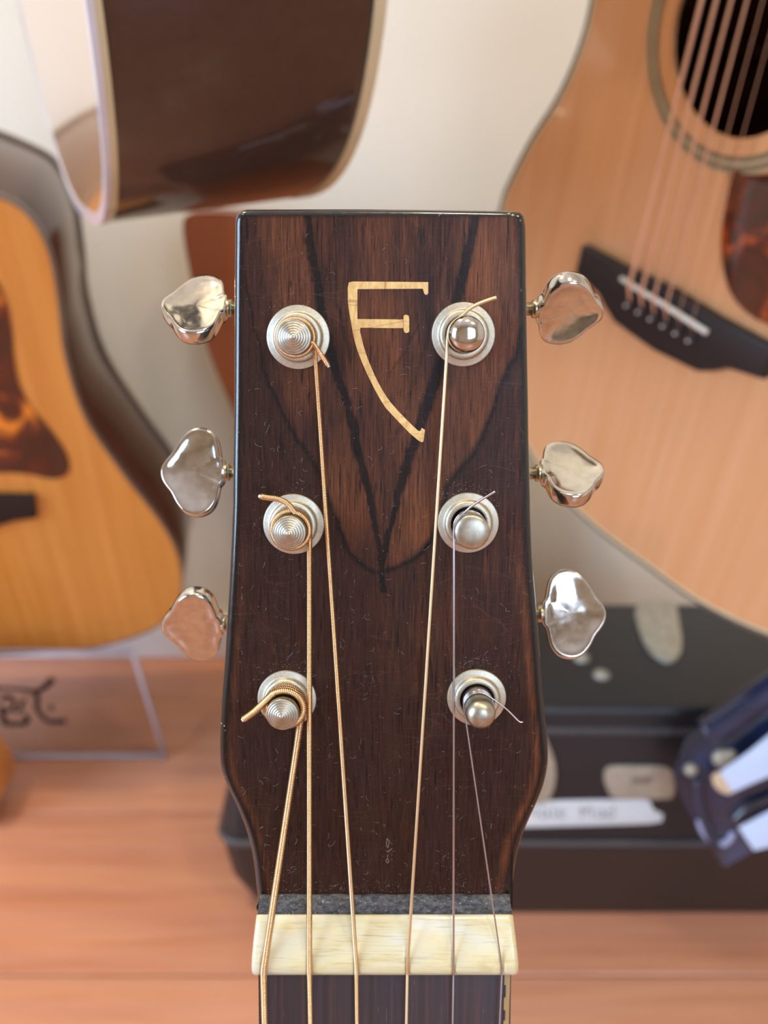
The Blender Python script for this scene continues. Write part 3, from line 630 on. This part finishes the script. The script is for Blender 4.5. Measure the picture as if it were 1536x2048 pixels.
# dusty strip between veneer and nut
dust = NT('dusty_black'); a = dust.noise(dust.coords((700, 1500, 700)), 1, 4, .7); b_ = dust.noise(dust.coords(), 3200, 2)
c = dust.mix(dust.ramp(a, [(0.4, 0.0), (0.7, 0.55)]), s2l((44, 44, 46)), s2l((128, 126, 122)))
c = dust.mix(dust.ramp(b_, [(0.62, 0.0), (0.74, 0.7)]), c, s2l((186, 182, 172))); dust.set(base=c, rough=0.7)
V = []; Fc = []; xs = np.linspace(0, 1, 60)
for (yy, nz_, il) in ((1788, 0.05, 10), (1790, 0.5, 4), (1800, 1.0, 2), (1815, 1.45, 1), (1829, 1.8, 0.5), (1832, -2.0, 0.5)):
    l0, r0 = Lx(min(yy, 1828)) + il + 2, Rx(min(yy, 1828)) - il
    for t in xs: V.append(tuple(hp(l0 * (1 - t) + r0 * t, yy + (0.8 * math.sin(t * 37) if yy < 1792 else 0), nz_ * mm)))
for i in range(5):
    for k in range(59): Fc.append((i * 60 + k, i * 60 + k + 1, (i + 1) * 60 + k + 1, (i + 1) * 60 + k))
o = mesh('nut_shoulder', V, Fc, dust.m, G); o['label'] = 'dusty black shoulder strip'

# letter inlay
LT = [(45, 30), (95, 18), (1003, 25), (1003, 165), (975, 180), (955, 165), (938, 105), (150, 110), (150, 470), (700, 475), (701, 560), (697, 579), (600, 580), (185, 575), (182, 625), (200, 700), (225, 800), (255, 895), (290, 990), (320, 1062), (350, 1130), (390, 1215), (430, 1290), (470, 1357), (510, 1420), (550, 1473), (590, 1520), (645, 1582), (700, 1640), (790, 1730), (880, 1815), (905, 1820), (925, 1780), (962, 1805), (955, 1870), (945, 1945), (925, 1955), (880, 1930), (780, 1845), (710, 1775), (640, 1700), (565, 1622), (490, 1540), (430, 1447), (370, 1340), (320, 1240), (270, 1140), (235, 1060), (200, 980), (170, 905), (140, 820), (115, 730), (95, 640), (77, 540), (60, 440), (45, 345), (35, 250), (33, 95)]
SR = [(706, 430), (722, 419), (745, 419), (768, 432), (774, 480), (774, 620), (758, 634), (735, 640), (712, 625), (704, 590), (703, 500)]
gold = NT('gold_maple'); a = gold.noise(gold.coords((900, 420, 1), rot=(0, 0, .5)), 1, 4, .6, .8); b_ = gold.noise(gold.coords((3000, 1500, 1)), 1, 2)
c = gold.ramp(a, [(0.3, s2l((198, 154, 84))), (0.7, s2l((232, 198, 130)))]); c = gold.mix(gold.ramp(b_, [(0.66, 0.0), (0.72, .5)]), c, s2l((140, 96, 40)))
vo = gold.n('ShaderNodeTexVoronoi', feature='DISTANCE_TO_EDGE'); vo.inputs['Scale'].default_value = 1; gold.l(gold.coords((60, 260, 1)), vo.inputs['Vector'])
c = gold.mix(gold.ramp(vo.outputs['Distance'], [(0.0, .55), (0.016, 0.0)]), c, s2l((120, 80, 30))); gold.set(base=c, rough=0.35, coat=0.3)
def lp(L): return [tuple(hp(690 + x / 6.022, 560 + y / 6.022, .1 * mm))[:2] for x, y in L]
il = plate('letter_inlay', [lp(LT)], 0.00002, 0.00013, gold.m, G); il['label'] = 'gold maple F-shaped letter with a long curved tail'
plate('serif', [lp(SR)], 0.00002, 0.00013, gold.m, il)

# nut
nut = NT('aged_bone'); a = nut.noise(nut.coords((70, 160, 70)), 1, 4, .6, .5); b_ = nut.noise(nut.coords((140, 3400, 900)), 1, 4, .6)
c = nut.ramp(a, [(0.35, s2l((216, 213, 194))), (0.56, s2l((216, 205, 160))), (0.76, s2l((198, 174, 116)))])
c = nut.mix(nut.ramp(b_, [(0.54, 0.0), (0.74, 0.5)]), c, s2l((142, 126, 80))); nut.set(base=c, rough=0.33, coat=0.3, sss=0.15)
nut.b.inputs['Subsurface Radius'].default_value = (.002, .0014, .0008)
prof = [(1828.5, -2.0), (1828.5, 1.9), (1831, 2.25), (1850, 3.0), (1880, 3.9), (1910, 4.7), (1930, 5.15), (1942, 5.2), (1948, 4.9), (1950, 4.3), (1950.5, -1.0)]
exL = [515, 515, 513, 510.5, 507, 504, 503, 503.5, 505.5, 509, 510]; exR = [1024, 1024, 1026, 1028.5, 1032, 1035.5, 1037, 1036.5, 1034, 1030, 1029]
V = []; Fc = []; nxn = 160; m_ = len(prof)
slots = [(527, 1.1), (619, .9), (712.5, .8), (815, .6), (907, .5), (1004, .45)]
for (yy, nz_), l0, r0 in zip(prof, exL, exR):
    for k in range(nxn):
        t = k / (nxn - 1); x = l0 * (1 - t) + r0 * t; z = nz_
        e = min(t, 1 - t) * (r0 - l0); 
        if z > 1: z -= 0.5 * max(0, 1 - e / 7) ** 2
        if yy > 1925 and z > 4:
            for sx, sw in slots: z -= 0.55 * math.exp(-((x - sx) / (4.2 * sw + 1.5)) ** 4)
        V.append(tuple(hp(x, yy, z * mm)))
for i in range(m_ - 1):
    for k in range(nxn - 1): Fc.append((i * nxn + k, i * nxn + k + 1, (i + 1) * nxn + k + 1, (i + 1) * nxn + k))
Fc.append(tuple(i * nxn for i in range(m_))); Fc.append(tuple(i * nxn + nxn - 1 for i in range(m_)))
o = mesh('nut', V, Fc, nut.m, G); o['label'] = 'ivory-coloured bone nut'

# fingerboard + neck: rises towards the viewer at 15 degrees
fb0 = hp(768, 1949, 3.6 * mm); w0 = fb0.y
def fbp(px, py, dz=0.0):               # on the tilted fingerboard plane
    d = R3 @ ray(px, py); sl_ = math.tan(math.radians(14))      # n = 3.6mm + slope*(w0 - y)
    A = camL.z - (3.6 * mm + dz) - sl_ * (w0 - camL.y); B = d.z + sl_ * d.y; return camL + d * (-A / B)
fbm2 = NT('purple_rosewood'); a = fbm2.noise(fbm2.coords((900, 16, 16)), 1, 5, .6, .3); b_ = fbm2.noise(fbm2.coords((4000, 200, 60)), 1, 3)
c = fbm2.ramp(a, [(0.3, s2l((34, 22, 26))), (0.52, s2l((50, 32, 34))), (0.76, s2l((80, 48, 42)))]); c = fbm2.mix(fbm2.ramp(b_, [(0.68, 0.0), (0.8, .5)]), c, s2l((150, 122, 110)))
fbm2.set(base=c, rough=0.42, coat=0.1); fbm2.bump(a, .15, .0002)
def slab(name, xl0, xr0, xl1, xr1, y0, y1, dz, th, mat, **kw):
    q = [fbp(xl0, y0, dz), fbp(xr0, y0, dz), fbp(xr1, y1, dz), fbp(xl1, y1, dz)]
    if y1 == 2200: q[2] = q[1] + (q[2] - q[1]) * 5; q[3] = q[0] + (q[3] - q[0]) * 5      # the neck runs on below the frame
    b = [p + Vector((0, -0.24, -.97)) * th for p in q]
    return mesh(name, [tuple(p) for p in q + b], [(0, 1, 2, 3), (7, 6, 5, 4), (0, 4, 5, 1), (1, 5, 6, 2), (2, 6, 7, 3), (3, 7, 4, 0)], mat, G, smooth=False, **kw)
slab('fingerboard', 520, 1007, 523, 1001, 1947, 2200, 0, .005, fbm2.m)
q = [fbp(517, 1946, -.0052), fbp(1022, 1946, -.0052), fbp(1019, 2200, -.0052), fbp(520, 2200, -.0052)]; q[2] = q[1] + (q[2] - q[1]) * 5; q[3] = q[0] + (q[3] - q[0]) * 5
V = []; Fc = []
for a_, b_e in ((q[0], q[1]), (q[3], q[2])):
    c_, h_ = (a_ + b_e) / 2, (b_e - a_) / 2
    for k in range(25): t = math.pi * k / 24; V.append(tuple(c_ - h_ * math.cos(t) + Vector((0, -0.24, -.97)) * .017 * math.sin(t) ** .8))
for k in range(24): Fc.append((k, k + 1, 26 + k, 25 + k))
Fc += [(0, 24, 49, 25), tuple(range(25)), tuple(range(25, 50))]
sharp(mesh('neck', V, Fc, simple('neck_dark', (46, 34, 36), .3, coat=.5), G), 60)
slab('binding', 516.8, 520, 519.5, 523, 1947, 2200, 0.0, .005, simple('dark_binding', (40, 28, 40), .4))
wb = grain('light_wood_binding', (150, 116, 64), (176, 142, 84), (600, 60, 600), .35, .4)
slab('binding', 1009, 1020.5, 1003, 1014, 1947, 2200, 0.0, .005, wb)
slab('binding', 1007, 1009, 1001, 1003, 1947, 2200, 0.00005, .005, ebony)
slab('binding', 1020.5, 1022, 1014, 1017, 1947, 2200, 0.00002, .0052, ebony)
for y0, y1 in ((1971, 1995), (2021, 2041), (2064, 2084)):
    t0 = (y0 - 1947) / 253; slab('purfling_block', 1008.5 - 6 * t0, 1012 - 6 * t0, 1008 - 6 * t0, 1011.5 - 6 * t0, y0, y1, 0.00012, .001, ebony)

# tuners ------------------------------------------------------------
nick = NT('satin_nickel'); a = nick.noise(nick.coords((1, 1, 1)), 2600, 3, .7)
nick.set(base=nick.ramp(a, [(0.3, s2l((184, 180, 164))), (0.7, s2l((210, 205, 186)))]), metal=1.0, rough=.48)
turned = NT('turned_nickel'); a = turned.noise(turned.coords(), 900, 3)
turned.set(base=turned.ramp(a, [(0.3, s2l((160, 156, 142))), (0.7, s2l((190, 185, 168)))]), metal=1.0, rough=.38)
pol = NT('polished_nickel'); a = pol.noise(pol.coords(), 600, 4, .6)
pol.set(base=pol.ramp(a, [(0.3, s2l((186, 184, 178))), (0.7, s2l((208, 205, 198)))]), metal=1.0, rough=pol.ramp(a, [(0.35, .08), (0.8, .22)]))
brassy = simple('brassy_steel', (190, 180, 154), .3, metal=1.0, var=.05)
bush_prof = [(2.9, -.3), (5.0, -.05), (5.08, .25), (4.98, .48), (4.8, .56), (4.2, .60), (4.0, .72), (3.92, 1.0), (3.82, 1.35), (3.6, 1.55), (3.2, 1.62), (2.95, 1.55), (2.88, 1.2), (2.88, -.2)]
def cone_prof():
    P = [(2.45, -.2), (2.45, 2.0), (2.3, 3.0), (2.25, 4.6), (2.4, 5.6), (2.68, 6.0), (2.72, 6.9), (2.62, 7.2)]
    for k in range(1, 60):
        t = k / 60; r = 2.62 * (1 - t); P.append((r, 7.2 + 1.15 * t ** 1.1 + .022 * math.sin(t * 2 * math.pi * 7)))
    P.append((.0005, 8.36)); return P
def dome_prof(R=2.7, z=8.4, h=1.6):
    P = [(2.45, -.2), (2.45, 2.0), (2.2, 2.6), (2.15, 4.4), (2.3, 4.6), (2.3, 5.0), (2.15, 5.2), (2.5, 5.5), (R, 5.9), (R, z - h - .1)]
    for k in range(1, 14): a = k / 14 * math.pi / 2; P.append((R * math.cos(a) ** .8, z - h + h * math.sin(a)))
    P.append((.0005, z)); return P
BTN = [(0.0, 1.7), (.65, 2.8), (1.0, 4.6), (1.55, 6.4), (2.8, 7.75), (4.8, 8.2), (6.8, 7.5), (8.4, 5.6), (9.7, 3.4), (11.0, 1.7), (11.6, .4), (11.5, -1.2), (10.7, -2.7), (9.5, -4.2), (8.4, -6.2), (6.8, -7.9), (4.8, -8.4), (2.8, -7.8), (1.55, -6.4), (1.0, -4.6), (.65, -2.8), (0.0, -1.7)]
def button(parent, side, px, py, nz_, theta, scale=1.0, tilt=0.0, th=3.0):
    C = catmull(BTN, 4, True); n = len(C); cen = np.array([5.6, 0.0])
    V = []; Fc = []
    rows = []
    for (s_, z) in ((0.0, -.52), (.35, -.56), (.62, -.66), (.8, -.8), (.92, -.96), (.975, -.93), (1.0, -.6), (1.0, .6), (.975, .93), (.92, .96), (.8, .8), (.62, .66), (.35, .56), (0.0, .52)): rows.append((s_, z * th / 2))
    for s_, z in rows:
        for p in C:
            q = cen + (p - cen) * (s_ if s_ > 0 else .001)
            V.append(np.array([q[0] * side, q[1], z]))
    for i in range(len(rows) - 1):
        for k in range(n): Fc.append((i * n + k, i * n + (k + 1) % n, (i + 1) * n + (k + 1) % n, (i + 1) * n + k))
    Fc.append(tuple(range(n))); Fc.append(tuple((len(rows) - 1) * n + k for k in range(n)))
    O = hp(px, py, nz_ * mm)
    M = Matrix.Translation(O) @ Matrix.Rotation(-theta, 4, 'X') @ Matrix.Rotation(tilt, 4, 'Z') @ Matrix.Diagonal((mm * scale, mm * scale, mm * scale, 1))
    return mesh('button', [M @ Vector(v) for v in V], Fc, pol.m, parent), O

rad = math.radians
# bushing px, button shaft px (x of button root, y), theta, post kind
TUN = [('tuning_machine', (596, 674.5), (455, 617), rad(50), 'cone', -1, 1.0),
       ('tuning_machine', (587, 1049), (450, 944), rad(20), 'cone', -1, 1.0),
       ('tuning_machine', (573.5, 1399), (447, 1247), rad(-24), 'cone', -1, 1.0),
       ('tuning_machine', (927, 669), (1073, 618), rad(-52), 'dome', 1, 1.02),
       ('tuning_machine', (936.7, 1046.5), (1080, 946), rad(60), 'dome', 1, 1.0),
       ('tuning_machine', (953.5, 1396.5), (1084, 1227), rad(20), 'dome2', 1, 1.02)]
NS = -19.0; posts = []
for (nm, bp, sp, th, kind, side, scl) in TUN:
    c0 = hp(*bp, 0.6 * mm); posts.append(Vector((c0.x, c0.y, 0)))
    T_ = Matrix.Translation((c0.x, c0.y, 0)) @ Matrix.Diagonal((mm, mm, mm, 1))
    tm = bpy.data.objects.new(nm, None); COL.objects.link(tm); tm.parent = G; tm.empty_display_size = .005
    sharp(lathe('bushing', bush_prof, nick.m, tm, 64, T_), 35)
    if kind == 'cone': o = lathe('post', cone_prof(), turned.m, tm, 48, T_)
    elif kind == 'dome': o = lathe('post', dome_prof(2.78, 8.4, 1.7 if bp[1] < 900 else .75), pol.m if bp[1] < 900 else turned.m, tm, 48, T_)
    else: o = lathe('post', dome_prof(2.5, 9.0, 2.0), turned.m, tm, 48, T_)
    sharp(o, 50)
    b, O = button(tm, side, sp[0], sp[1], NS, th, scl)
    X0 = O.x - side * 0.0115
    for (x0, x1, r) in ((X0, O.x + side * .0006, 1.15), (O.x - side * .0008, O.x + side * .0004, 1.6)):
        lathe('shaft', [(r, 0), (r, 1.0)], brassy, tm, 24, Matrix.Translation((x0, O.y, O.z)) @ Matrix.Rotation(rad(90) * side, 4, 'Y') @ Matrix.Diagonal((mm, mm, abs(x1 - x0), 1)))
    v, f = box_geo(c0.x - .006, c0.x + .006, min(c0.y, O.y) - .004, max(c0.y, O.y) + .006, -.0225, -.0138)
    mesh('gear_housing', v, f, nick.m, tm, smooth=False)

# strings -----------------------------------------------------------
bron = simple('wound_bronze', (222, 186, 142), .3, metal=1.0, var=.06, scale=400)
goldw = simple('plain_gold', (232, 208, 164), .45, metal=1.0, var=.04)
steel = simple('plain_steel', (196, 192, 200), .22, metal=1.0, var=.04)
def circ(c, r, a0, a1, n0, n1, grow=0.0):
    k = max(8, int(abs(a1 - a0) / (2 * math.pi) * 64)); out = []
    for t in np.linspace(0, 1, k):
        a = a0 + (a1 - a0) * t; rr_ = r + grow * t; out.append((c.x + rr_ * math.cos(a), c.y + rr_ * math.sin(a), n0 + (n1 - n0) * t))
    return out
STR = [  # post, radius mm, nut px x, end px, turns(rad), n0, n1 (mm), tail pixels+height, pitch, material
    (2, .66, 528, (531.5, 2120), 2 * math.pi * 2 + 2.15, 2.1, 4.9, [(520, 1413, 4.9), (505, 1426, 5.0), (487, 1439, 5.2)], .30, bron),
    (1, .52, 618.8, (622.5, 2120), 2 * math.pi * 2 + 1.3, 3.0, 5.6, [(576, 1008, 5.9), (556, 998, 6.2), (538, 996, 6.6), (521, 993, 7.2)], .25, bron),
    (0, .42, 712.8, (715, 2120), 2 * math.pi * 1.95, 2.8, 5.4, [(640, 706, 5.9), (656, 731, 6.4)], .20, bron),
    (3, .28, 814.8, (811.5, 2120), 2 * math.pi * 1 + 1.13, 3.2, 5.6, [(936, 620, 5.8), (952, 610, 6.2), (972, 602, 6.7), (993, 595, 7.2)], 0, goldw),
    (4, .20, 907, (904, 2120), 2 * math.pi * 1 + .25 * math.pi, 3.0, 5.0, [(945, 1011, 6.4), (990, 983, 7.5)], 0, steel),
    (5, .15, 1003.8, (996, 2120), 2 * math.pi * 2 + .72 * math.pi, 2.8, 4.4, [(1004, 1411, 4.8), (1022, 1427, 5.2), (1038, 1443, 5.6), (1046, 1444, 5.6)], 0, steel)]
labels = ['thick bronze-wound string', 'bronze-wound string', 'thinner bronze-wound string', 'gold-coloured string', 'thin steel string', 'thinnest steel string']
for si, (pi_, rs, nxp, endp, turns, n0, n1, tail, pitch, mt) in enumerate(STR):
    pc = posts[pi_]; left = pi_ < 3; R0 = (2.32 + rs) * mm
    a0 = 0.0 if left else math.pi; a1 = a0 + turns if left else a0 - turns
    nutp = hp(nxp, 1934, (5.05 + rs * .6) * mm); e = fbp(endp[0], endp[1], (1.5 + rs) * mm)
    coil = circ(pc, R0, a0, a1, n0 * mm, n1 * mm, rs * (.35 if pitch else .1) * mm)
    nut2 = hp(nxp + (0 if si else -1), 1947, (4.95 + rs * .6) * mm); e = nut2 + (e - nut2) * 8
    P = [tuple(e)] + [tuple(nut2), tuple(nutp)] + coil + [tuple(hp(x, y, z * mm)) for x, y, z in tail]
    # smooth the tail bend a little
    P = np.array(P); head = P[:3 + len(coil) - 2]; tl = catmull(P[3 + len(coil) - 3:], 6)
    P = np.vstack([head, tl]); _, idx = np.unique(np.round(P, 8), axis=0, return_index=True); P = P[np.sort(idx)]
    # soften the bend over the nut
    step = (pitch / 4 if pitch else .25) * mm
    Q, s = resample(P, step)
    if not pitch: seg = 10; r = np.full(len(Q), rs * mm)
    else: seg = 10; r = (rs - .085 * (pitch / .3) + .085 * (pitch / .3) * np.cos(s / (pitch * mm) * 2 * math.pi)) * mm
    k = 9 if pitch else 3
    ker = np.ones(k) / k; Qs = Q.copy()
    for ax in range(3): Qs[k:-k, ax] = np.convolve(Q[:, ax], ker, 'same')[k:-k]
    o = tube('string', Qs, r, mt, G, seg=seg); o['label'] = labels[si]
    if pitch:   # the bare core showing at the cut end
        dl = Qs[-1] - Qs[-6]; dl /= np.linalg.norm(dl); tube('core', [Qs[-1] - dl * .0002, Qs[-1] + dl * .0003], rs * .5 * mm, simple('cut_core', (220, 212, 200), .4), o, seg=8)

# lint and dust on the face
lint_m = simple('pale_lint', (124, 116, 112), .8, var=.05); V = []; Fc = []
def on_face():
    while True:
        y = random.uniform(445, 1785); x = random.uniform(450, 1085)
        if Lx(y) + 22 < x < Rx(y) - 22 and random.random() < (.35 + .65 * min(1, max(0, (y - 700) / 500))) * (1.0 if x < 800 else .55): return x, y
for k in range(330):
    x, y = on_face(); a = random.uniform(0, 6.28); L = random.uniform(4, 13) * (1.6 if random.random() < .1 else 1); cur = random.gauss(0, 1.2); P = []
    for i in range(6):
        P.append(tuple(hp(x, y, (.14 + .06 * math.sin(i)) * mm))); x += math.cos(a) * L / 5; y += math.sin(a) * L / 5; a += cur / 3
    v, f = tube_geo(P, random.uniform(.016, .03) * mm, 4); b = len(V); V += v.tolist(); Fc += [tuple(i + b for i in g) for g in f]
mesh('lint', V, Fc, lint_m, G, kind='stuff')
V = []; Fc = []
spots = [on_face() for _ in range(420)]
for (bx, by), cnt in (((927, 669), 40), ((936, 1046), 190), ((953, 1396), 170), ((587, 1049), 60), ((573, 1399), 90), ((596, 674), 30)):
    for _ in range(cnt):
        a = random.gauss(-1.57, .75); r = 63 + abs(random.gauss(0, 13)); spots.append((bx + r * math.cos(a), by + r * math.sin(a)))
for _ in range(420): spots.append((random.uniform(535, 1010), 1786 - abs(random.gauss(0, 13))))
for _ in range(130): spots.append((random.gauss(905, 14), random.gauss(1735, 25)))
for x, y in spots:
    c_ = hp(x, y, .1 * mm); r = abs(random.gauss(0, .022)) * mm + .012 * mm; b = len(V)
    V += [tuple(c_ + Vector(q) * r) for q in ((1, 0, 0), (-1, 0, 0), (0, 1, 0), (0, -1, 0), (0, 0, 1), (0, 0, -1))]
    Fc += [tuple(i + b for i in g) for g in ((0, 2, 4), (2, 1, 4), (1, 3, 4), (3, 0, 4), (2, 0, 5), (1, 2, 5), (3, 1, 5), (0, 3, 5))]
mesh('dust', V, Fc, simple('pale_dust', (176, 168, 156), .8, var=.05), G, kind='stuff')
# small pale hook-shaped scratch near the bottom of the face
scr = [[(775, 1677), (778, 1684), (777, 1690), (776, 1696)], [(774, 1677), (773, 1688), (775, 1695)], [(774, 1703), (779, 1701), (784, 1697)], [(776, 1709), (775, 1716)], [(775, 1717), (772, 1721), (775, 1726), (778, 1722), (775, 1717)]]
V = []; Fc = []
for s in scr:
    v, f = tube_geo(catmull([tuple(hp(*p, .09 * mm)) for p in s], 4), .05 * mm, 5); b = len(V); V += v.tolist(); Fc += [tuple(i + b for i in g) for g in f]
mesh('scratch', V, Fc, simple('scratch_grey', (132, 118, 112), .6), G)

# chips in the black lacquer
chip_m = simple('bare_chip', (176, 160, 120), .6, var=.15, scale=900)
V = []; Fc = []
for (cx_, cy_, r, z) in ((1018, 428, .28, -.12), (1026, 431, .3, -.12), (1034, 436, .26, -.14), (1040, 441, .2, -.12), (880, 428, .24, -.14), (878, 432, .2, -.1), (470.5, 572, .18, -.3), (471, 594, .22, -.26), (470.5, 600, .14, -.3), (449, 1452, .2, -.1), (452, 1461, .22, -.05), (443, 1447, .16, -.2), (486, 429, .16, -.1), (1061, 1606, .2, -.1), (1064, 1612, .14, -.1)):
    c_ = hp(cx_, cy_, z * mm); b = len(V); k_ = 7
    V += [tuple(c_ + Vector((r * mm * math.cos(a) * random.uniform(.6, 1.1), r * mm * math.sin(a) * random.uniform(.5, 1.1), 0))) for a in np.linspace(0, 2 * math.pi, k_, endpoint=False)]
    V += [tuple(c_ + Vector((0, 0, .10 * mm))), tuple(c_ - Vector((0, 0, .2 * mm)))]
    for i in range(k_): Fc += [(b + i, b + (i + 1) % k_, b + k_), (b + (i + 1) % k_, b + i, b + k_ + 1)]
mesh('chips', V, Fc, chip_m, G, kind='stuff')
